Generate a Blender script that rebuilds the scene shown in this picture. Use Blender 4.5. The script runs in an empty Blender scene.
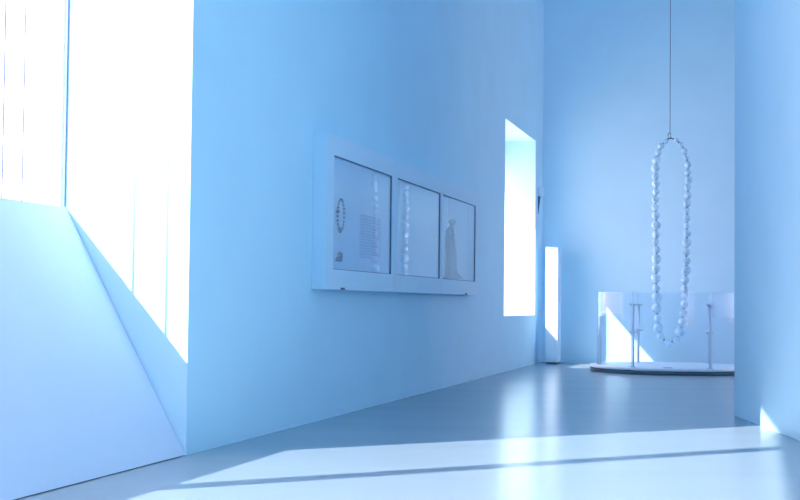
import bpy, bmesh, math, random
from mathutils import Vector, Matrix

random.seed(4)
sc = bpy.context.scene
col = sc.collection

# ------------------------------------------------------------------ camera
FPX = 1400.0            # focal length in pixels of the 800x500 frame
H = 0.95                # eye height
ROLL = 0.0105           # the picture hangs very slightly clockwise
HOR = 52.5              # horizon below the frame centre, pixels
cam_d = bpy.data.cameras.new('camera')
cam_d.sensor_width = 36.0
cam_d.lens = FPX * 36.0 / 800.0
cam_d.clip_start = 0.05
cam_d.clip_end = 500
cam = bpy.data.objects.new('camera', cam_d)
col.objects.link(cam)
cam.location = (0, 0, H)
PITCH = math.atan(HOR / FPX)
CAM_R = Matrix.Rotation(math.pi / 2 + PITCH, 3, 'X') @ Matrix.Rotation(ROLL, 3, 'Z')
cam.rotation_euler = CAM_R.to_euler()
sc.camera = cam

# ------------------------------------------------------------------ pixels to places
def ray(px, py):                                # direction scaled to one metre ahead
    r = CAM_R @ Vector(((px - 400.0) / FPX, -(py - 250.0) / FPX, -1.0))
    return r / r.y
def on_floor(px, py):
    r = ray(px, py)
    return Vector((0, 0, H)) + r * (-H / r.z)
def at_depth(px, py, d):
    return Vector((0, 0, H)) + ray(px, py) * d

O = on_floor(186.0, 455.4)                     # foot of the long wall beside the big window
VP1 = 355.0
Ud = Vector((VP1, FPX, 0)).normalized()         # along the long wall
Wd = Vector((Ud.y, -Ud.x, 0))                   # out of the wall, into the room
def B(u, w, z):
    return O + Ud * u + Wd * w + Vector((0, 0, z))
def on_wall(px, py, w=0.0):
    r = ray(px, py)
    t = ((O + Wd * w) - Vector((0, 0, H))).dot(Wd) / r.dot(Wd)
    p = Vector((0, 0, H)) + r * t
    return (p - O).dot(Ud), p.z
def on_cross(px, py, u):                        # on a plane square to the long wall
    r = ray(px, py)
    t = ((O + Ud * u) - Vector((0, 0, H))).dot(Ud) / r.dot(Ud)
    p = Vector((0, 0, H)) + r * t
    return (p - O).dot(Wd), p.z

# ------------------------------------------------------------------ light
# the way the sunlight travels: azimuth along the edge of the floor patch, height from the jamb's shadow tip
_az = (on_floor(755.5, 426.0) - O).normalized()
_F = on_floor(303.6, 450.4)
_E = at_depth(187.0, 352.0, O.y)
SUN_DIR = Vector((_az.x, _az.y, -_E.z / (_F - O).length)).normalized()
world = bpy.data.worlds.new('sky')
sc.world = world
world.use_nodes = True
bg = world.node_tree.nodes['Background']
bg.inputs['Color'].default_value = (1.0, 0.70, 0.72, 1)
bg.inputs['Strength'].default_value = 5.0
sun_d = bpy.data.lights.new('sun', 'SUN')
sun_d.energy = 10.5
sun_d.angle = 0.0093
sun_d.color = (1.0, 0.86, 0.80)
sun = bpy.data.objects.new('sun', sun_d)
col.objects.link(sun)
sun.rotation_euler = (-SUN_DIR).to_track_quat('Z', 'Y').to_euler()
sun.location = (-20, -10, 20)
vs = sc.view_settings
vs.view_transform = 'Standard'
vs.look = 'None'
vs.gamma = 1.0
vs.exposure = 0.36
vs.use_curve_mapping = False
sc.cycles.max_bounces = 24
sc.cycles.diffuse_bounces = 20
sc.cycles.glossy_bounces = 4
sc.cycles.transparent_max_bounces = 24
sc.cycles.sample_clamp_indirect = 8.0

# ------------------------------------------------------------------ materials
def mat(name, color, rough=0.6, metal=0.0, spec=0.5, noise=0.0, nscale=3.0, bump=0.0, bscale=60.0, rnoise=0.0, stretch=None):
    m = bpy.data.materials.new(name)
    m.use_nodes = True
    nt = m.node_tree
    b = nt.nodes['Principled BSDF']
    b.inputs['Base Color'].default_value = (*color, 1)
    b.inputs['Roughness'].default_value = rough
    b.inputs['Metallic'].default_value = metal
    b.inputs['Specular IOR Level'].default_value = spec
    tc = nt.nodes.new('ShaderNodeTexCoord')
    src = tc.outputs['Object']
    if stretch:
        mp = nt.nodes.new('ShaderNodeMapping')
        mp.inputs['Scale'].default_value = stretch
        nt.links.new(src, mp.inputs['Vector'])
        src = mp.outputs['Vector']
    if noise:
        n = nt.nodes.new('ShaderNodeTexNoise')
        n.inputs['Scale'].default_value = nscale
        n.inputs['Detail'].default_value = 5
        nt.links.new(src, n.inputs['Vector'])
        r = nt.nodes.new('ShaderNodeValToRGB')
        r.color_ramp.elements[0].position = 0.3
        r.color_ramp.elements[1].position = 0.7
        r.color_ramp.elements[0].color = (*[c * (1 - noise) for c in color], 1)
        r.color_ramp.elements[1].color = (*[min(1, c * (1 + noise)) for c in color], 1)
        nt.links.new(n.outputs['Fac'], r.inputs['Fac'])
        nt.links.new(r.outputs['Color'], b.inputs['Base Color'])
        if rnoise:
            mr = nt.nodes.new('ShaderNodeMapRange')
            mr.inputs['From Min'].default_value = 0.3
            mr.inputs['From Max'].default_value = 0.7
            mr.inputs['To Min'].default_value = rough - rnoise
            mr.inputs['To Max'].default_value = rough + rnoise
            nt.links.new(n.outputs['Fac'], mr.inputs['Value'])
            nt.links.new(mr.outputs['Result'], b.inputs['Roughness'])
    if bump:
        n2 = nt.nodes.new('ShaderNodeTexNoise')
        n2.inputs['Scale'].default_value = bscale
        n2.inputs['Detail'].default_value = 3
        nt.links.new(src, n2.inputs['Vector'])
        bp = nt.nodes.new('ShaderNodeBump')
        bp.inputs['Strength'].default_value = bump
        bp.inputs['Distance'].default_value = 0.01
        nt.links.new(n2.outputs['Fac'], bp.inputs['Height'])
        nt.links.new(bp.outputs['Normal'], b.inputs['Normal'])
    return m

def glass_mat(name, tint, ior=1.5, rough=0.0, milk=0.0, milk_col=(0.9, 0.95, 1)):
    m = bpy.data.materials.new(name)
    m.use_nodes = True
    nt = m.node_tree
    nt.nodes.remove(nt.nodes['Principled BSDF'])
    out = nt.nodes['Material Output']
    tr = nt.nodes.new('ShaderNodeBsdfTransparent')
    tr.inputs['Color'].default_value = (*tint, 1)
    gl = nt.nodes.new('ShaderNodeBsdfGlossy')
    gl.inputs['Roughness'].default_value = rough
    fr = nt.nodes.new('ShaderNodeFresnel')
    geo = nt.nodes.new('ShaderNodeNewGeometry')       # same reflectance from both faces of the sheet
    mi = nt.nodes.new('ShaderNodeMapRange')
    mi.inputs['To Min'].default_value = ior
    mi.inputs['To Max'].default_value = 1.0 / ior
    nt.links.new(geo.outputs['Backfacing'], mi.inputs['Value'])
    nt.links.new(mi.outputs['Result'], fr.inputs['IOR'])
    mx = nt.nodes.new('ShaderNodeMixShader')
    base = tr.outputs[0]
    if milk:
        df = nt.nodes.new('ShaderNodeBsdfTranslucent')
        df.inputs['Color'].default_value = (*milk_col, 1)
        d2 = nt.nodes.new('ShaderNodeBsdfDiffuse')
        d2.inputs['Color'].default_value = (*milk_col, 1)
        a = nt.nodes.new('ShaderNodeMixShader')
        a.inputs[0].default_value = 0.5
        nt.links.new(df.outputs[0], a.inputs[1])
        nt.links.new(d2.outputs[0], a.inputs[2])
        b2 = nt.nodes.new('ShaderNodeMixShader')
        b2.inputs[0].default_value = milk
        nt.links.new(tr.outputs[0], b2.inputs[1])
        nt.links.new(a.outputs[0], b2.inputs[2])
        base = b2.outputs[0]
    nt.links.new(fr.outputs[0], mx.inputs[0])
    nt.links.new(base, mx.inputs[1])
    nt.links.new(gl.outputs[0], mx.inputs[2])
    nt.links.new(mx.outputs[0], out.inputs['Surface'])
    return m

M = {}
M['plaster'] = mat('white_plaster', (0.535, 0.825, 0.955), 0.75, spec=0.3, noise=0.02, nscale=1.5, bump=0.03, bscale=40)
M['panel'] = mat('white_lacquer_panel', (0.60, 0.735, 0.88), 0.55, spec=0.35, noise=0.015, nscale=2)
M['floor'] = mat('polished_floor', (0.23, 0.325, 0.38), 0.23, spec=0.38, noise=0.012, nscale=0.7, rnoise=0.012, stretch=(0.5, 2.2, 1))
M['case'] = mat('case_white', (0.56, 0.79, 0.92), 0.45, noise=0.01)
M['case_in'] = mat('case_lining', (0.60, 0.80, 0.92), 0.7, noise=0.01)
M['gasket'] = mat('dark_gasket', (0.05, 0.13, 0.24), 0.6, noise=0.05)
M['frame'] = mat('window_frame_grey', (0.16, 0.28, 0.48), 0.5, noise=0.03)
M['bar'] = mat('glazing_bar_pale', (0.40, 0.60, 0.80), 0.5, noise=0.03)
M['white'] = mat('white_lacquer', (0.61, 0.82, 0.95), 0.35, noise=0.01)
M['slab'] = mat('platform_white', (0.76, 0.90, 0.97), 0.35, noise=0.015)
M['plinth'] = mat('platform_shadow_grey', (0.07, 0.16, 0.22), 0.6, noise=0.05)  # plain dark grey of the recessed plinth
M['metal'] = mat('brushed_steel', (0.42, 0.56, 0.70), 0.4, metal=0.4, noise=0.03, nscale=30)
M['dark'] = mat('dark_metal', (0.03, 0.07, 0.12), 0.5, noise=0.1, nscale=20)
M['cord'] = mat('dark_cord', (0.14, 0.26, 0.40), 0.7, noise=0.1, nscale=30)
M['bead'] = mat('white_bead', (0.59, 0.85, 0.96), 0.45, noise=0.04, nscale=9, bump=0.12, bscale=14)
M['wire'] = mat('steel_wire', (0.12, 0.2, 0.32), 0.45, metal=0.3, noise=0.05)
M['jet'] = mat('dark_blue_beads', (0.008, 0.05, 0.12), 0.5, noise=0.1, nscale=40)
M['paper'] = mat('pale_panel', (0.50, 0.68, 0.86), 0.8, noise=0.02)
M['ink'] = mat('printed_ink', (0.30, 0.47, 0.66), 0.8, noise=0.1, nscale=60)
M['stone'] = mat('blue_grey_stone', (0.015, 0.075, 0.17), 0.8, noise=0.08, nscale=18)
M['ground'] = mat('pale_terrace', (0.72, 0.62, 0.54), 0.85, noise=0.06, nscale=0.6)  # unseen outdoor ground, coloured warm to tint the light bounced indoors
M['window_glass'] = glass_mat('window_glass', (0.97, 0.985, 1.0), 1.45)
M['case_glass'] = glass_mat('case_glass', (0.93, 0.97, 1.0), 1.62)
M['rail_glass'] = glass_mat('barrier_glass', (0.955, 0.98, 1.0), 1.22, milk=0.03, milk_col=(0.75, 0.93, 1.0))
M['edge_glass'] = glass_mat('glass_edge', (0.9, 0.96, 1.0), 1.3, milk=0.6, milk_col=(0.85, 0.93, 1.0))
M['film'] = glass_mat('frosted_film', (0.9, 0.95, 1.0), 1.2, milk=0.36, milk_col=(0.75, 0.93, 1.0))  # milky translucent sheet for the pale rectangle on the barrier

# ------------------------------------------------------------------ mesh helpers
class MB:
    def __init__(s):
        s.v, s.f, s.smooth = [], [], []
    def quad(s, *pts, smooth=False):
        i = len(s.v)
        s.v += [Vector(p) for p in pts]
        s.f.append(tuple(range(i, i + len(pts))))
        s.smooth.append(smooth)
    def hexa(s, p):              # 8 corners: bottom ring 0-3, top ring 4-7
        i = len(s.v)
        s.v += [Vector(q) for q in p]
        for f in ((0, 3, 2, 1), (4, 5, 6, 7), (0, 1, 5, 4), (1, 2, 6, 5), (2, 3, 7, 6), (3, 0, 4, 7)):
            s.f.append(tuple(i + k for k in f)); s.smooth.append(False)
        return s
    def box(s, a, b):
        x0, y0, z0 = a; x1, y1, z1 = b
        return s.hexa([(x0, y0, z0), (x1, y0, z0), (x1, y1, z0), (x0, y1, z0), (x0, y0, z1), (x1, y0, z1), (x1, y1, z1), (x0, y1, z1)])
    def wbox(s, u0, u1, w0, w1, z0, z1, base=None):   # box in the long wall's own frame
        o = base if base is not None else Vector()
        return s.hexa([B(u, w, z) - o for z in (z0, z1) for (u, w) in ((u0, w0), (u0, w1), (u1, w1), (u1, w0))])
    def loft(s, rings, cap0=True, cap1=True, smooth=True):
        n = len(rings[0]); i = len(s.v)
        for r in rings: s.v += [Vector(p) for p in r]
        for k in range(len(rings) - 1):
            for j in range(n):
                a = i + k * n + j; b = i + k * n + (j + 1) % n
                s.f.append((a, b, b + n, a + n)); s.smooth.append(smooth)
        if cap0: s.f.append(tuple(i + j for j in reversed(range(n)))); s.smooth.append(False)
        if cap1:
            o = i + (len(rings) - 1) * n
            s.f.append(tuple(o + j for j in range(n))); s.smooth.append(False)
        return s
    def lathe(s, prof, n=48, smooth=True, c=(0, 0, 0)):
        rings = [[(c[0] + r * math.cos(2 * math.pi * j / n), c[1] + r * math.sin(2 * math.pi * j / n), c[2] + z) for j in range(n)] for r, z in prof]
        return s.loft(rings, True, True, smooth)
    def tube(s, pts, r, n=8, smooth=True):
        pts = [Vector(p) for p in pts]
        rings = []
        for k, p in enumerate(pts):
            d = (pts[min(k + 1, len(pts) - 1)] - pts[max(k - 1, 0)]).normalized()
            a = d.cross(Vector((0, 0, 1)))
            if a.length < 0.05: a = d.cross(Vector((0, 1, 0)))
            a.normalize(); b = d.cross(a)
            rr = r[k] if isinstance(r, (list, tuple)) else r
            rings.append([p + (a * math.cos(2 * math.pi * j / n) + b * math.sin(2 * math.pi * j / n)) * rr for j in range(n)])
        return s.loft(rings, True, True, smooth)
    def ball(s, c, r, n=16, m=10, sz=1.0):
        c = Vector(c)
        rings = []
        for k in range(1, m):
            t = math.pi * k / m
            rings.append([c + Vector((r * math.sin(t) * math.cos(2 * math.pi * j / n), r * math.sin(t) * math.sin(2 * math.pi * j / n), -r * sz * math.cos(t))) for j in range(n)])
        return s.loft(rings, True, True, True)
    def mesh(s, name):
        me = bpy.data.meshes.new(name)
        me.from_pydata([tuple(v) for v in s.v], [], s.f)
        me.polygons.foreach_set('use_smooth', s.smooth)
        me.update()
        bm = bmesh.new(); bm.from_mesh(me)
        bmesh.ops.recalc_face_normals(bm, faces=bm.faces)
        bm.to_mesh(me); bm.free()
        return me
    def build(s, name, material, parent=None, loc=None, bevel=0.0, kind=None):
        me = s.mesh(name)
        me.materials.append(material)
        o = bpy.data.objects.new(name, me)
        col.objects.link(o)
        if loc is not None: o.location = loc
        if parent: o.parent = parent
        if bevel:
            md = o.modifiers.new('bevel', 'BEVEL')
            md.width = bevel; md.segments = 2; md.limit_method = 'ANGLE'
        if kind: o['kind'] = kind
        return o

def empty(name, loc, label=None, cat=None, group=None, kind=None):
    o = bpy.data.objects.new(name, None)
    o.empty_display_size = 0.1
    col.objects.link(o)
    o.location = loc
    tag(o, label, cat, group, kind)
    return o
def tag(o, label=None, cat=None, group=None, kind=None):
    if label: o['label'] = label
    if cat: o['category'] = cat
    if group: o['group'] = group
    if kind: o['kind'] = kind
    return o

def holed_wall(name, u0, u1, z0, z1, w0, w1, holes, material, frame=None):
    """one wall slab from w0 (room face) to w1 with right-angled openings through it"""
    fr = frame or B
    us = sorted({u0, u1, *[min(max(h[k], u0), u1) for h in holes for k in (0, 1)]})
    zs = sorted({z0, z1, *[min(max(h[k], z0), z1) for h in holes for k in (2, 3)]})
    solid = {}
    for i in range(len(us) - 1):
        for j in range(len(zs) - 1):
            cu, cz = (us[i] + us[i + 1]) / 2, (zs[j] + zs[j + 1]) / 2
            solid[i, j] = not any(h[0] < cu < h[1] and h[2] < cz < h[3] for h in holes)
    bm = bmesh.new(); cache = {}
    def V(u, w, z):
        k = (round(u, 5), round(w, 5), round(z, 5))
        if k not in cache: cache[k] = bm.verts.new(fr(u, w, z))
        return cache[k]
    def F(*vs): bm.faces.new(vs)
    for (i, j), s in solid.items():
        if not s: continue
        a, b, c, d = us[i], us[i + 1], zs[j], zs[j + 1]
        F(V(a, w0, c), V(b, w0, c), V(b, w0, d), V(a, w0, d))
        F(V(a, w1, c), V(a, w1, d), V(b, w1, d), V(b, w1, c))
        if not solid.get((i - 1, j)): F(V(a, w0, c), V(a, w0, d), V(a, w1, d), V(a, w1, c))
        if not solid.get((i + 1, j)): F(V(b, w0, c), V(b, w1, c), V(b, w1, d), V(b, w0, d))
        if not solid.get((i, j - 1)): F(V(a, w0, c), V(a, w1, c), V(b, w1, c), V(b, w0, c))
        if not solid.get((i, j + 1)): F(V(a, w0, d), V(b, w0, d), V(b, w1, d), V(a, w1, d))
    bmesh.ops.recalc_face_normals(bm, faces=bm.faces)
    me = bpy.data.meshes.new(name); bm.to_mesh(me); bm.free()
    me.materials.append(material)
    o = bpy.data.objects.new(name, me); col.objects.link(o)
    o['kind'] = 'structure'
    return o

# ------------------------------------------------------------------ the room
CEIL = 7.2
T = 0.85                                        # thickness of the long wall
UC, _ = on_wall(541.6, 362.6)                   # corner with the back wall
# big window
WIN_W = -0.80                                   # glass line of the big window
p0w, p0z = on_cross(66.0, 207.0, 0.0)           # top of the leaning sill panel at the jamb
WIN_W = p0w; SILL = p0z
WIN1_U0 = -8.2
pr = on_floor(785.0, 434.0)                     # where the head of the big window ends the sunlight
_t = ((O + Wd * (-T)) - pr).dot(Wd) / (-SUN_DIR).dot(Wd)
HEAD1 = pr.z + (-SUN_DIR * _t).z
# tall slot window
a_u, a_z = on_wall(504.0, 316.0); b_u, b_z = on_wall(534.6, 315.0)
_, c_z = on_wall(505.0, 118.0)
S0, S1, SZ0, SZ1 = a_u, b_u, (a_z + b_z) / 2, c_z
# display case
CW = 0.12
CASE_GLOW = 4.5  # strength of the added fill strips inside the case
cu0, cz1 = on_wall(327.8, 131.8, CW); cu1, _ = on_wall(479.0, 195.0, CW)
_, cz0 = on_wall(327.0, 289.2, CW)
NICHE = (cu0 + 0.03, cu1 - 0.03, cz0 + 0.03, cz1 - 0.03)

wall_left = holed_wall('wall_left', -14.0, UC + 0.4, 0.0, CEIL, 0.0, -T,
    [(WIN1_U0, 0.0, -1, HEAD1), (S0, S1, SZ0, SZ1), NICHE], M['plaster'])
tag(wall_left, 'long white plaster wall carrying the three-pane display case')

EAST = 9.5
def Cw(u, w, z): return B(UC + w, u, z)          # back wall frame
wall_back = holed_wall('wall_back', 0.0, EAST, 0.0, CEIL, 0.0, 0.4, [], M['plaster'], Cw)
tag(wall_back, 'tall white plaster wall behind the hanging bead necklace')
# partition on the right
q0 = on_floor(734.4, 415.6); q1 = on_floor(800.0, 440.9)
pd = (q1 - q0).normalized()
pn = Vector((-pd.y, pd.x, 0))                     # away from the room
if pn.x < 0: pn = -pn
def Pw(u, w, z): return q0 + pd * u + pn * w + Vector((0, 0, z))
wall_right = holed_wall('wall_right', 0.0, 17.0, 0.0, CEIL, 0.0, 0.6, [], M['plaster'], Pw)
tag(wall_right, 'white partition wall whose foot catches a triangle of sun')
# side hall behind the partition, with windows added to light the far end
ES = B(UC, EAST, 0)
def Ew(u, w, z): return ES - Ud * u + Wd * w + Vector((0, 0, z))
wall_side = holed_wall('wall_side', -0.4, 13.0, 0.0, CEIL, 0.0, 0.5, [(0.8, 2.6, 0.6, 5.6)], M['plaster'], Ew)
tag(wall_side, 'white wall of the side hall with a broad window')
def Sw(u, w, z): return Pw(3.5, 0.6, 0) + Wd * u - Ud * w + Vector((0, 0, z))
su = (ES - Pw(3.5, 0.6, 0)).dot(Wd)
holed_wall('wall_side_end', 0.0, su + 0.4, 0.0, CEIL, 0.0, 0.4, [(1.0, su - 0.3, 0.5, 6.4)], M['plaster'], Sw)  # opening added to let fill light reach the back wall
def Rw(u, w, z): return B(-13.6, 0, 0) + Wd * u - Ud * w + Vector((0, 0, z))
wall_rear = holed_wall('wall_rear', -0.5, 12.0, 0.0, CEIL, 0.0, 0.4, [], M['plaster'], Rw)

floor = MB().hexa([(x, y, z) for z in (-0.3, 0.0) for (x, y) in [tuple(B(-15, -T, 0).xy), tuple(B(-15, EAST + 3, 0).xy), tuple(B(UC + .4, EAST + 3, 0).xy), tuple(B(UC + .4, -T, 0).xy)]]).build('floor', M['floor'], kind='structure')
tag(floor, 'smooth polished pale floor reflecting the windows')
ceiling = MB().hexa([(x, y, z) for z in (CEIL, CEIL + 0.3) for (x, y) in [tuple(B(-15, -T, 0).xy), tuple(B(-15, EAST + 3, 0).xy), tuple(B(UC + .4, EAST + 3, 0).xy), tuple(B(UC + .4, -T, 0).xy)]]).build('ceiling', M['plaster'], kind='structure')
ground = MB().box((-90, -90, -0.6), (90, 110, -0.32)).build('ground', M['ground'], kind='structure')

# leaning sill panel under the big window (floor line at the wall face, top at the glass)
G = 0.008
tri = MB()
tri.hexa([B(WIN1_U0 + G, 0.0, 0.005), B(-G, 0.0, 0.005), B(-G, WIN_W - 0.05, 0.005), B(WIN1_U0 + G, WIN_W - 0.05, 0.005),
          B(WIN1_U0 + G, WIN_W + 0.002, SILL), B(-G, WIN_W + 0.002, SILL), B(-G, WIN_W - 0.05, SILL), B(WIN1_U0 + G, WIN_W - 0.05, SILL)])
sill = tri.build('trim_1', M['panel'], kind='structure')
tag(sill, 'broad white panel leaning from the floor up to the big window')
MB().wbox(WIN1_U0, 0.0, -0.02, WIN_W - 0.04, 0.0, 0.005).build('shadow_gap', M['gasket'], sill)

# big window: frame, slim bars, mullions, panes
w1 = empty('window_1', B(WIN1_U0 / 2, WIN_W, SILL), 'tall glazed window above the leaning sill panel', kind='structure')
def wpart(name, m, parent, *boxes):
    o = parent.location
    mb = MB()
    for bx in boxes: mb.wbox(*bx, base=Vector(o))
    return mb.build(name, m, parent)
F0, F1 = WIN_W - 0.045, WIN_W - 0.005
wpart('jamb_frame', M['frame'], w1, (-0.014, 0.0, F0, F1, SILL, HEAD1))
wpart('jamb_frame', M['frame'], w1, (WIN1_U0, WIN1_U0 + 0.022, F0, F1, SILL, HEAD1))
wpart('head_frame', M['frame'], w1, (WIN1_U0 + 0.022, -0.014, F0, F1, HEAD1 - 0.03, HEAD1))
g1 = on_wall(26.6, 150, WIN_W)[0]; g2 = on_wall(6.6, 150, WIN_W)[0]
edges = [-0.014]
for g in (g1, g2):
    wpart('glass_joint', M['frame'], w1, (g - 0.007, g + 0.007, WIN_W - 0.027, WIN_W - 0.023, SILL, HEAD1 - 0.03))
    edges += [g + 0.007, g - 0.007]
# the broad mullion whose shadow crosses the floor
mp_ = on_floor(500.0, 466.5)
_t = ((O + Wd * WIN_W) - mp_).dot(Wd) / (-SUN_DIR).dot(Wd)
gm = ((mp_ - SUN_DIR * _t) - O).dot(Ud)
MW = 0.11
for g in (gm, gm - 2.9):
    wpart('mullion', M['white'], w1, (g - MW, g + MW, WIN_W - 0.05, WIN_W - 0.003, SILL, HEAD1 - 0.03))
    edges += [g + MW, g - MW]
edges.append(WIN1_U0 + 0.022)
for k in range(0, len(edges), 2):
    wpart('pane', M['window_glass'], w1, (edges[k + 1], edges[k], WIN_W - 0.03, WIN_W - 0.02, SILL, HEAD1 - 0.03))

# slot window: the glass sits at the outer face under a deep head board
sl_u, sl_z = on_cross(505.5, 196.3, S1)          # a point of the head's shadow line on the far jamb
jp = B(S1, sl_u, sl_z)
_t = ((O + Wd * (-T + 0.04)) - jp).dot(Wd) / (-SUN_DIR).dot(Wd)
HEAD2 = jp.z + (-SUN_DIR * _t).z + 0.06
w2 = empty('window_2', B((S0 + S1) / 2, -T + 0.05, SZ0), 'narrow tall window with deep sunlit reveal near the far corner', kind='structure')
wpart('head_board', M['white'], w2, (S0, S1, -T + 0.01, -T + 0.05, HEAD2, SZ1))
wpart('sill_frame', M['bar'], w2, (S0, S1, -T + 0.01, -T + 0.05, SZ0, SZ0 + 0.03))
wpart('jamb_frame', M['bar'], w2, (S0, S0 + 0.025, -T + 0.01, -T + 0.05, SZ0 + 0.03, HEAD2))
wpart('jamb_frame', M['bar'], w2, (S1 - 0.025, S1, -T + 0.01, -T + 0.05, SZ0 + 0.03, HEAD2))
wpart('pane', M['window_glass'], w2, (S0 + 0.025, S1 - 0.025, -T + 0.025, -T + 0.033, SZ0 + 0.03, HEAD2))

# unseen side hall window, added to brighten the back wall
SW0, SW1 = 1.0, su - 0.3
w3 = empty('window_3', Sw((SW0 + SW1) / 2, 0.25, 0.5), 'broad window of the side hall', kind='structure')
NS = 4
for k in range(NS):
    a = SW0 + (SW1 - SW0) * k / NS; b = SW0 + (SW1 - SW0) * (k + 1) / NS
    mb = MB(); mb.hexa([Sw(u, w, z) - w3.location for z in (0.5, 6.4) for (u, w) in ((a, .22), (a + .05, .22), (a + .05, .30), (a, .30))])
    mb.build('mullion', M['white'], w3)
    mb = MB(); mb.hexa([Sw(u, w, z) - w3.location for z in (0.5, 6.4) for (u, w) in ((a + .05, .25), (b, .25), (b, .26), (a + .05, .26))])
    mb.build('pane', M['window_glass'], w3)

# second unseen side hall window, added to lift the long wall
w4 = empty('window_4', Ew(1.7, 0.25, 0.6), 'tall window in the outer wall of the side hall', kind='structure')
for k in range(2):
    a = 0.8 + 0.9 * k; b = a + 0.9
    mb = MB(); mb.hexa([Ew(u, w, z) - w4.location for z in (0.6, 5.6) for (u, w) in ((a, .22), (a + .05, .22), (a + .05, .30), (a, .30))])
    mb.build('mullion', M['white'], w4)
    mb = MB(); mb.hexa([Ew(u, w, z) - w4.location for z in (0.6, 5.6) for (u, w) in ((a + .05, .25), (b, .25), (b, .26), (a + .05, .26))])
    mb.build('pane', M['window_glass'], w4)

# ------------------------------------------------------------------ display case
case = empty('display_case', B((cu0 + cu1) / 2, 0, cz0), 'long white wall-mounted display case with three glass panes', 'display case')
cb = Vector(case.location)
DB = -0.26                                         # back of the case inside the wall niche
n0, n1, nz0, nz1 = NICHE
e = 0.012
wpart('back_panel', M['case_in'], case, (n0 + e, n1 - e, DB, DB + 0.02, nz0 + e, nz1 - e))
wpart('lining', M['case_in'], case, (n0 + e, n1 - e, DB + 0.02, 0.0, nz0 + e, nz0 + e + 0.02))
wpart('lining', M['case_in'], case, (n0 + e, n1 - e, DB + 0.02, 0.0, nz1 - e - 0.02, nz1 - e))
wpart('lining', M['case_in'], case, (n0 + e, n0 + e + 0.02, DB + 0.02, 0.0, nz0 + e + 0.02, nz1 - e - 0.02))
wpart('lining', M['case_in'], case, (n1 - e - 0.02, n1 - e, DB + 0.02, 0.0, nz0 + e + 0.02, nz1 - e - 0.02))
SKIN = 0.03
wpart('side_panel', M['case'], case, (cu0, cu0 + SKIN, 0.002, CW - 0.02, cz0, cz1))
wpart('side_panel', M['case'], case, (cu1 - SKIN, cu1, 0.002, CW - 0.02, cz0, cz1))
wpart('top_panel', M['case'], case, (cu0 + SKIN, cu1 - SKIN, 0.002, CW - 0.02, cz1 - SKIN, cz1))
wpart('bottom_panel', M['case'], case, (cu0 + SKIN, cu1 - SKIN, 0.002, CW - 0.02, cz0, cz0 + SKIN))
pz1 = on_wall(334.0, 154.8, CW)[1]; pz0 = on_wall(332.6, 269.2, CW)[1]
px_edges = [(333.6, 391.6), (397.6, 440.3), (442.9, 475.6)]
pan = [(on_wall(a, 220, CW)[0], on_wall(b, 240, CW)[0]) for a, b in px_edges]
seams = [cu0, (pan[0][1] + pan[1][0]) / 2, (pan[1][1] + pan[2][0]) / 2, cu1]
FT = CW - 0.02
for k in range(3):
    s0 = seams[k] + (0.004 if k else 0); s1 = seams[k + 1] - (0.004 if k < 2 else 0)
    a, b = pan[k]
    wpart('top_rail', M['case'], case, (s0, s1, FT, CW, pz1, cz1))
    wpart('bottom_rail', M['case'], case, (s0, s1, FT, CW, cz0, pz0))
    wpart('stile', M['case'], case, (s0, a, FT, CW, pz0, pz1))
    wpart('stile', M['case'], case, (b, s1, FT, CW, pz0, pz1))
    g0, g1_ = FT + 0.004, CW - 0.003
    wpart('gasket', M['gasket'], case, (a, b, g0, g1_, pz1 - 0.008, pz1), (b - 0.016, b, g0, g1_, pz0, pz1 - 0.008),
          (a, b - 0.016, g0, g0 + 0.006, pz0, pz0 + 0.006), (a, a + 0.008, g0, g0 + 0.006, pz0 + .006, pz1 - 0.008))
    wpart('pane', M['case_glass'], case, (a + 0.008, b - 0.016, FT + 0.006, FT + 0.012, pz0 + 0.006, pz1 - 0.008))
for px, py in ((342.5, 289.6), (466, 293.8)):
    u, z = on_wall(px, py, CW)
    wpart('lock', M['dark'], case, (u - 0.05, u + 0.05, CW, CW + 0.006, cz0 - 0.0, cz0 + 0.018))

# added glowing strips, no fitting known, brighten the inside of each bay
M['led'] = bpy.data.materials.new('case_light'); M['led'].use_nodes = True
_nt = M['led'].node_tree; _nt.nodes.remove(_nt.nodes['Principled BSDF'])
_em = _nt.nodes.new('ShaderNodeEmission'); _em.inputs['Color'].default_value = (0.75, 0.88, 1.0, 1); _em.inputs['Strength'].default_value = CASE_GLOW
_nt.links.new(_em.outputs[0], _nt.nodes['Material Output'].inputs['Surface'])
for a, b in pan:
    wpart('light_strip', M['led'], case, (a + 0.05, b - 0.05, 0.02, 0.05, nz1 - 0.048, nz1 - 0.042))

# exhibits
shelf_z = nz0 + e + 0.02
def case_point(px, py, w):
    u, z = on_wall(px, py, w); return B(u, w, z)
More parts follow.
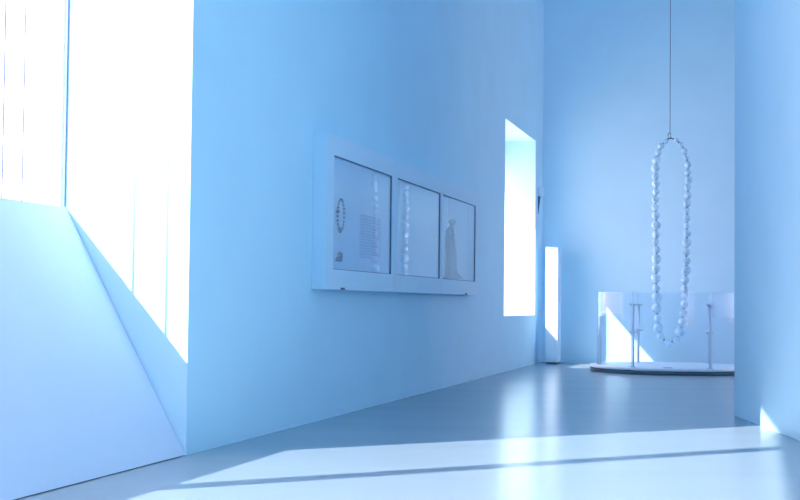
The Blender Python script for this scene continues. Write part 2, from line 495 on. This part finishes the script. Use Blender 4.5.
# small dark necklace hung on the back panel
WB = DB + 0.02
c0 = case_point(340.6, 214.6, WB + 0.02)
sc_px = (c0.y) / FPX
nk = empty('small_necklace', c0 - Vector((0, 0, 17.5 * sc_px)), 'small dark bead necklace pinned up inside the display case', 'necklace')
pxu = abs(on_wall(344.6, 214, WB + .02)[0] - on_wall(336.6, 214, WB + .02)[0]) / 8.0
NB = 22
loop = []
for k in range(NB):
    t = 2 * math.pi * k / NB
    x = 3.3 * math.sin(t) * (1 + 0.12 * math.cos(t)); y = -15.5 * math.cos(t)
    loop.append(Ud * (x * pxu) + Vector((0, 0, (y + 17.5) * sc_px)))
tubes = MB().tube(loop + [loop[0]], 0.003, 6)
tubes.build('cord', M['jet'], nk)
bm_small = MB().ball((0, 0, 0), 1.0, 12, 8).mesh('small_bead'); bm_small.materials.append(M['jet'])
for k, p in enumerate(loop):
    o = bpy.data.objects.new('bead', bm_small); col.objects.link(o); o.parent = nk
    r = random.uniform(0.95, 1.5) * sc_px
    if k in (0, 1, NB - 1): r *= 1.35
    if k == 16: r *= 1.5
    o.location = p + Wd * 0.004; o.scale = (r, r, r)
pend = MB().ball(Ud * 0 + Vector((0, 0, 0.4 * sc_px)), 1.2 * sc_px, 12, 8, 1.5)
pend.build('pendant', M['jet'], nk)
# dark brooch of curled petals
c1 = case_point(339.2, 256.6, WB + 0.03)
s1p = c1.y / FPX
br = empty('brooch', c1 - Vector((0, 0, 5.5 * s1p)), 'dark knotted brooch pinned below the small necklace', 'brooch')
for k, (x, y, r) in enumerate(((-2.6, -3.6, 1.5), (-0.4, -4.0, 1.4), (1.9, -3.4, 1.7), (2.4, -0.6, 1.6), (2.3, 2.4, 1.6), (0.6, 4.0, 1.4), (-0.9, 2.2, 1.2), (0.2, -0.8, 1.4), (-2.0, -1.4, 1.1))):
    mb = MB().ball((0, 0, 0), 1, 12, 8)
    o = mb.build('petal', M['jet'], br, Ud * (x * pxu * 0.9) + Vector((0, 0, (y + 5.5) * s1p)))
    o.scale = (r * s1p * 1.1, r * s1p * 0.9, r * s1p * 1.0); o.rotation_euler = (0.2 * k, 0.5 * k, 0.3 * k)
# printed text panel
ta = on_wall(359.8, 213.6, WB); tb = on_wall(380.0, 260.5, WB)
tp = empty('text_panel', B((ta[0] + tb[0]) / 2, WB, tb[1]), 'pale text panel with rows of small print inside the display case', 'text panel')
wpart('board', M['paper'], tp, (ta[0], tb[0], WB + 0.001, WB + 0.008, tb[1], ta[1]))
rows = 15
mb = MB()
for k in range(rows):
    z = ta[1] - (ta[1] - tb[1]) * (k + 0.5) / rows
    u = ta[0] + 0.03
    end = tb[0] - 0.03 - (0.22 * (tb[0] - ta[0]) if k in (4, 9, 14) else random.uniform(0, 0.03))
    while u < end - 0.02:
        L = min(random.uniform(0.025, 0.075), end - u)
        mb.wbox(u, u + L, WB + 0.008, WB + 0.0095, z - 0.005, z + 0.005, base=Vector(tp.location))
        u += L + 0.012
mb.build('print', M['ink'], tp, kind='stuff')
# robed statuette
WS = -0.10
foot = on_wall(451.0, 277.5, WS)
sb = B(foot[0], WS, shelf_z + 0.001)
ss = sb.y / FPX
st = empty('statuette', sb, 'blue-grey statuette of a robed figure standing in the display case', 'statuette')
zs_px = (shelf_z - H)
def prof(y):                                   # pixel row to height above the case floor
    return max(0.0, case_point(451, y, WS).z - shelf_z)
rows_ = [(278.6, 444.2, 463.5, 6.0), (277.2, 444.2, 462.0, 6.5), (274.5, 444.3, 458.6, 6.2), (270, 444.3, 456.6, 5.8), (262, 444.2, 456.3, 5.4), (252, 444.4, 456.2, 5.0),
         (244, 444.4, 455.4, 4.8), (238.5, 444.6, 454.0, 4.7), (234, 445.0, 454.2, 4.8), (230.5, 445.3, 453.8, 4.6), (228.2, 446.6, 453.2, 3.8), (226.6, 448.6, 452.4, 2.0), (225.4, 449.2, 452.8, 1.9),
         (224.4, 449.2, 454.2, 2.2), (222.8, 448.4, 455.2, 2.7), (220.8, 448.3, 455.0, 2.8), (219.2, 449.2, 454.0, 2.3), (218.3, 450.4, 452.9, 1.2)]
mb = MB(); rings = []
for y, xa, xb, dep in rows_:
    cx = ((xa + xb) / 2 - 451.0) * ss; hw = (xb - xa) / 2 * ss; z = prof(y)
    ring = []
    for j in range(28):
        a = 2 * math.pi * j / 28
        fold = 1 + (0.05 * math.sin(7 * a) if y > 236 else 0)
        ring.append((cx + hw * math.cos(a) * fold, dep * ss * math.sin(a) * fold, z))
    rings.append(ring)
mb.loft(rings)
mb.build('robed_figure', M['stone'], st)
MB().tube([(-2.2 * ss, -4.2 * ss, prof(231)), (-0.5 * ss, -5.2 * ss, prof(238)), (2.2 * ss, -4.6 * ss, prof(240)), (3.0 * ss, -3.0 * ss, prof(236.5))], [1.5 * ss, 1.35 * ss, 1.15 * ss, 0.8 * ss], 10).build('folded_arm', M['stone'], st)
MB().ball((-1.9 * ss, 0, prof(221.6)), 1.3 * ss, 12, 8).build('hair_knot', M['stone'], st)
MB().loft([[(-7.0 * ss, -6.8 * ss, 0), (12.6 * ss, -6.8 * ss, 0), (12.6 * ss, 6.8 * ss, 0), (-7.0 * ss, 6.8 * ss, 0)], [(-7.0 * ss, -6.8 * ss, 0.012), (12.6 * ss, -6.8 * ss, 0.012), (12.6 * ss, 6.8 * ss, 0.012), (-7.0 * ss, 6.8 * ss, 0.012)]], smooth=False).build('base', M['stone'], st)
# little white caption card leaning in front of it
cc = on_wall(445.3, 277, -0.01)
cd = MB().hexa([Ud * u + Wd * w + Vector((0, 0, z)) for (u, w, z) in ((-.06, 0, 0), (.06, 0, 0), (.06, -.004, 0), (-.06, -.004, 0), (-.06, -.02, .045), (.06, -.02, .045), (.06, -.024, .045), (-.06, -.024, .045))]).build('caption_card', M['white'], None, B(cc[0], -0.01, shelf_z + 0.001))
tag(cd, 'tiny white caption card at the foot of the statuette', 'card')

# ------------------------------------------------------------------ white sensor post by the corner
fl = on_floor(552.0, 364.15)
post_y = fl.y
def pp(px, py): return at_depth(px, py, post_y)
L_ = pp(545.0, 364.3); R_ = pp(557.2, 364.3)
wd = (R_ - L_).length / Wd.x * 1.0
top = pp(551, 247.0).z
post = empty('sensor_post', (L_.x, L_.y, 0), 'slim white freestanding post with a dark dot near its top', 'post')
def lp(u, w, z): return Wd * u + Ud * w + Vector((0, 0, z))
def lbox(u0, u1, w0, w1, z0, z1):
    return MB().hexa([lp(u, w, z) for z in (z0, z1) for (u, w) in ((u0, w0), (u1, w0), (u1, w1), (u0, w1))])
PDEP = 0.36
lbox(0.012, wd - 0.012, 0.012, PDEP - 0.012, 0.0, 0.03).build('foot', M['dark'], post)
lbox(0, wd, 0, PDEP, 0.03, top).build('body', M['white'], post, bevel=0.008)
dz = pp(551.2, 253.3).z
MB().loft([[lp(wd * .5 + .009 * math.cos(a), w, dz + .009 * math.sin(a)) for a in [2 * math.pi * j / 14 for j in range(14)]] for w in (-0.005, 0.002)]).build('sensor_eye', M['dark'], post)
for k in range(12):
    z = pp(559, 279 + 2.0 * k).z
    lbox(wd, wd + 0.003, 0.05, 0.13, z - 0.006, z + 0.006).build('vent_slot', M['frame'], post)
lbox(wd, wd + 0.002, PDEP * 0.3, PDEP * 0.3 + .012, 0.12, dz - 1.0).build('seam', M['bar'], post)

# ------------------------------------------------------------------ small sensor on the long wall
su_, sz_ = on_wall(538.2, 191.5, 0.0)
sen = empty('wall_sensor', B(su_, 0, sz_), 'small white box on the long wall beside the narrow window', 'sensor')
def sbox(u0, u1, w0, w1, z0, z1): return MB().wbox(su_ + u0, su_ + u1, w0, w1, sz_ + z0, sz_ + z1, base=Vector(sen.location))
sbox(-0.05, 0.10, 0.012, 0.082, -0.075, 0.075).build('housing', M['white'], sen, bevel=0.006)
sbox(-0.04, 0.09, 0.0, 0.012, -0.08, 0.06).build('wall_plate', M['bar'], sen)
mbk = MB().hexa([B(su_ + u, w, sz_ + z) - Vector(sen.location) for (u, w, z) in ((-.01, 0.001, -.36), (.02, 0.001, -.36), (.02, .006, -.36), (-.01, .006, -.36), (-.04, 0.001, -.08), (.07, 0.001, -.08), (.07, .03, -.08), (-.04, .03, -.08))])
mbk.build('bracket', M['gasket'], sen)

# ------------------------------------------------------------------ round platform with its glass barrier
PC = on_floor(672.5, 371.5); PC.z = 0
pxs = PC.y / FPX
PR = 82.5 * pxs
plat = empty('round_platform', PC, 'low round white platform under the hanging necklace', 'platform')
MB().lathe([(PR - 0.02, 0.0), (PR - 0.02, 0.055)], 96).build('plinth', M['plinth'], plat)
MB().lathe([(PR - 0.006, 0.055), (PR, 0.060), (PR, 0.084), (PR - 0.006, 0.09)], 96).build('slab', M['slab'], plat)
TOPZ = 0.09
GR = 74.0 * pxs
GH = at_depth(640, 291.8, PC.y - GR * 0.8).z
bar = empty('glass_barrier', PC + Vector((0, 0, TOPZ)), 'curved clear glass barrier on slim posts around the platform', 'barrier')
PH = at_depth(632, 304.0, PC.y - GR * 0.87).z - TOPZ
M1 = at_depth(632, 332.5, PC.y - GR * 0.87).z - TOPZ
gh = GH - TOPZ
def ring_pt(a, r, z): return (r * math.sin(a), -r * math.cos(a), z)
rp = GR - 0.035
TURN = math.atan2(PC.x, PC.y)                      # the barrier's joints face the hall's entrance
post_me = MB().tube([(0, 0, 0.008), (0, 0, PH)], 0.011, 14).mesh('post'); post_me.materials.append(M['metal'])
flange_me = MB().lathe([(0.045, 0.0), (0.045, 0.006), (0.02, 0.009)], 20).mesh('flange'); flange_me.materials.append(M['metal'])
clamp_me = MB().box((-0.06, -0.012, -0.010), (0.06, 0.012, 0.010)).box((-0.012, -0.034, -0.006), (0.012, 0.0, 0.006)).mesh('clamp'); clamp_me.materials.append(M['metal'])
for k in range(6):
    a = math.radians(30 + 60 * k - 1.0) - TURN
    o = bpy.data.objects.new('post', post_me); col.objects.link(o); o.parent = bar; o.location = ring_pt(a, rp, 0)
    fo = bpy.data.objects.new('flange', flange_me); col.objects.link(fo); fo.parent = o
    for z in (PH - 0.008, M1):
        c = bpy.data.objects.new('clamp', clamp_me); col.objects.link(c); c.parent = o
        c.location = (0, 0, z); c.rotation_euler = (0, 0, a)
    a0, a1 = a + 0.004, a + math.radians(60) - 0.004
    n = 14; th = 0.012
    def arc(i): return a0 + (a1 - a0) * i / n
    mb = MB()
    rings = [[ring_pt(arc(i), GR, 0.0), ring_pt(arc(i), GR + th, 0.0), ring_pt(arc(i), GR + th, gh), ring_pt(arc(i), GR, gh)] for i in range(n + 1)]
    mb.loft(rings, False, False, False)
    pane = mb.build('pane', M['rail_glass'], bar)
    for aa in (a0, a1):
        d = 0.002
        mb = MB().hexa([ring_pt(aa - d, GR, 0), ring_pt(aa + d, GR, 0), ring_pt(aa + d, GR + th, 0), ring_pt(aa - d, GR + th, 0),
                        ring_pt(aa - d, GR, gh), ring_pt(aa + d, GR, gh), ring_pt(aa + d, GR + th, gh), ring_pt(aa - d, GR + th, gh)])
        mb.build('polished_edge', M['edge_glass'], pane)
    if k == 0:                                   # milky translucent patch over the upper corner of the pane near the partition
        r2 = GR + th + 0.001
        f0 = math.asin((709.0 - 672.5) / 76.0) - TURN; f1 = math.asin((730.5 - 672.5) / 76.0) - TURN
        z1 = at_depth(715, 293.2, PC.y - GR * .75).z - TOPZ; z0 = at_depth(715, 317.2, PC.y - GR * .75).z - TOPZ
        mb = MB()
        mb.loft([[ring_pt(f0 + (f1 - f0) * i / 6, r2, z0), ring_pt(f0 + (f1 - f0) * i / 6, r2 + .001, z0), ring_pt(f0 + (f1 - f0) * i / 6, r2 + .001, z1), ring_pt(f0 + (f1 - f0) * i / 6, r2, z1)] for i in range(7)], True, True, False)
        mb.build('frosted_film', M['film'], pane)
lb = on_floor(667.5, 370.2)
lab = MB().box((-0.06, -0.03, 0), (0.06, 0.03, 0.01)).build('caption_plate', M['paper'], None, at_depth(667.5, 370.0, PC.y - 0.75 * PR))
lab.location.z = TOPZ
tag(lab, 'small flat caption plate lying on the round platform', 'plate')

# ------------------------------------------------------------------ hanging necklace of big beads
beads = [(665.8, 141.2, 2.6), (661, 146, 3.3), (658.5, 152.3, 3.2), (656.2, 159.8, 3.9), (655.5, 168.2, 4.1), (655.3, 176, 3.7), (656, 183.8, 3.9), (655.9, 191.5, 3.4),
 (655.5, 199.3, 3.5), (655.2, 207.3, 3.6), (655.7, 215.3, 3.8), (656.2, 224.9, 4.6), (656, 234.2, 3.9), (655.7, 241.5, 3.0), (656.3, 249.5, 3.8), (656.3, 259.0, 4.8), (656, 268.6, 4.1),
 (656, 278.4, 4.8), (656.2, 288.1, 3.8), (657, 297.7, 5.0), (656.6, 308.3, 4.9), (657.7, 318.2, 3.6), (658.2, 327.4, 4.8), (660.8, 336.6, 3.9), (667.6, 343.1, 4.0), (676.4, 340.2, 3.7),
 (680, 331.9, 4.7), (682.7, 322.3, 4.6), (683.2, 312.8, 3.8), (684.5, 303.6, 3.9), (684.7, 295.9, 3.2), (684.9, 288.5, 3.7), (685.2, 280, 4.0), (686, 270.3, 4.7), (686.5, 260.9, 3.8),
 (686.4, 251.8, 3.8), (686.7, 242.5, 4.6), (687.2, 233.2, 3.6), (687, 225.4, 3.0), (686.9, 218.2, 3.6), (686.9, 210.6, 3.0), (687, 203.1, 3.8), (688, 195.1, 3.7), (687.6, 187, 3.1),
 (688.6, 179.8, 3.8), (687.7, 172.1, 3.2), (687.9, 164.3, 3.7), (686.2, 156.8, 2.8), (684.7, 150.8, 2.9), (681.3, 144.7, 2.9), (676.2, 140.2, 2.6)]
ND = PC.y
NP = Vector((PC.x, PC.y, 0)); NT = Vector((math.cos(math.radians(-27)), math.sin(math.radians(-27)), 0)); NN = Vector((-NT.y, NT.x, 0))
def at_neck(px, py):                               # the necklace hangs in a vertical plane turned a little to the entrance
    d = ray(px, py); c = Vector((0, 0, H))
    return c + d * ((NP - c).dot(NN) / d.dot(NN))
kx = ND / FPX
nl = empty('bead_necklace', at_neck(669.8, 347.2), 'giant necklace of uneven white beads hanging from a wire', 'necklace')
nl0 = Vector(nl.location)
def bead_mesh(seed):
    rnd = random.Random(seed)
    mb = MB(); n, m = 24, 16
    ph = [rnd.uniform(0, 6.28) for _ in range(4)]
    rings = []
    for k in range(1, m):
        t = math.pi * k / m
        ring = []
        for j in range(n):
            a = 2 * math.pi * j / n
            r = 1 + 0.05 * math.sin(3 * a + ph[0]) * math.sin(t) ** 2 + 0.04 * math.sin(2 * a + 2 * t + ph[1]) + 0.025 * math.sin(5 * a - 3 * t + ph[2])
            zz = -math.cos(t) * (1.0 if k > m / 2 else 1.06)
            ring.append((r * math.sin(t) * math.cos(a), r * math.sin(t) * math.sin(a), zz))
        rings.append(ring)
    mb.loft(rings)
    me = mb.mesh('bead'); me.materials.append(M['bead'])
    return me
bms = [bead_mesh(s) for s in range(6)]
pts = []
for k, (x, y, r) in enumerate(beads):
    p = at_neck(x, y) - nl0
    pts.append(p)
    o = bpy.data.objects.new('bead', bms[k % 6]); col.objects.link(o); o.parent = nl
    o.location = p
    o.scale = (r * kx, r * kx, r * kx)
    o.rotation_euler = (0.15 * math.sin(k), 0.15 * math.cos(2 * k), 1.7 * k)
for k in range(0, len(pts) - 1):                   # little dark collars between neighbours
    a, b = pts[k], pts[k + 1]
    ra, rb = beads[k][2], beads[k + 1][2]
    m_ = a.lerp(b, ra / (ra + rb)); d = (b - a).normalized()
    MB().tube([m_ - d * 0.9 * kx, m_ + d * 0.9 * kx], 0.85 * kx, 10).build('collar', M['cord'], nl)
MB().tube(pts, 0.35 * kx, 6).build('cord', M['cord'], nl)
hk = at_neck(669.2, 138.4) - nl0
def hp(px, py): return at_neck(px, py) - nl0
MB().tube([hp(665.8, 141.2), hp(667.3, 139.2), hp(671.4, 138.2), hp(676.2, 140.2)], 0.55 * kx, 8).build('clasp_bar', M['dark'], nl)
MB().tube([hp(668.3, 138.6), hp(668.0, 135.0), hp(669.4, 132.6), hp(670.6, 133.4), hp(670.8, 138.2)], 0.4 * kx, 8).build('hook', M['dark'], nl)
wt = at_neck(670.0, 133.2)
wire = MB().tube([(0, 0, 0), (0, 0, CEIL - wt.z)], 0.0055, 8).build('hanging_wire', M['wire'], None, wt)
tag(wire, 'thin dark steel wire from the ceiling to the necklace', 'wire')
print('SILL', SILL, 'WIN_W', WIN_W, 'HEAD1', HEAD1, 'slot', S0, S1, SZ0, SZ1, HEAD2, 'case', cu0, cu1, cz0, cz1, 'PC', PC, PR, GH, 'UC', UC, 'g', g1, g2, gm)
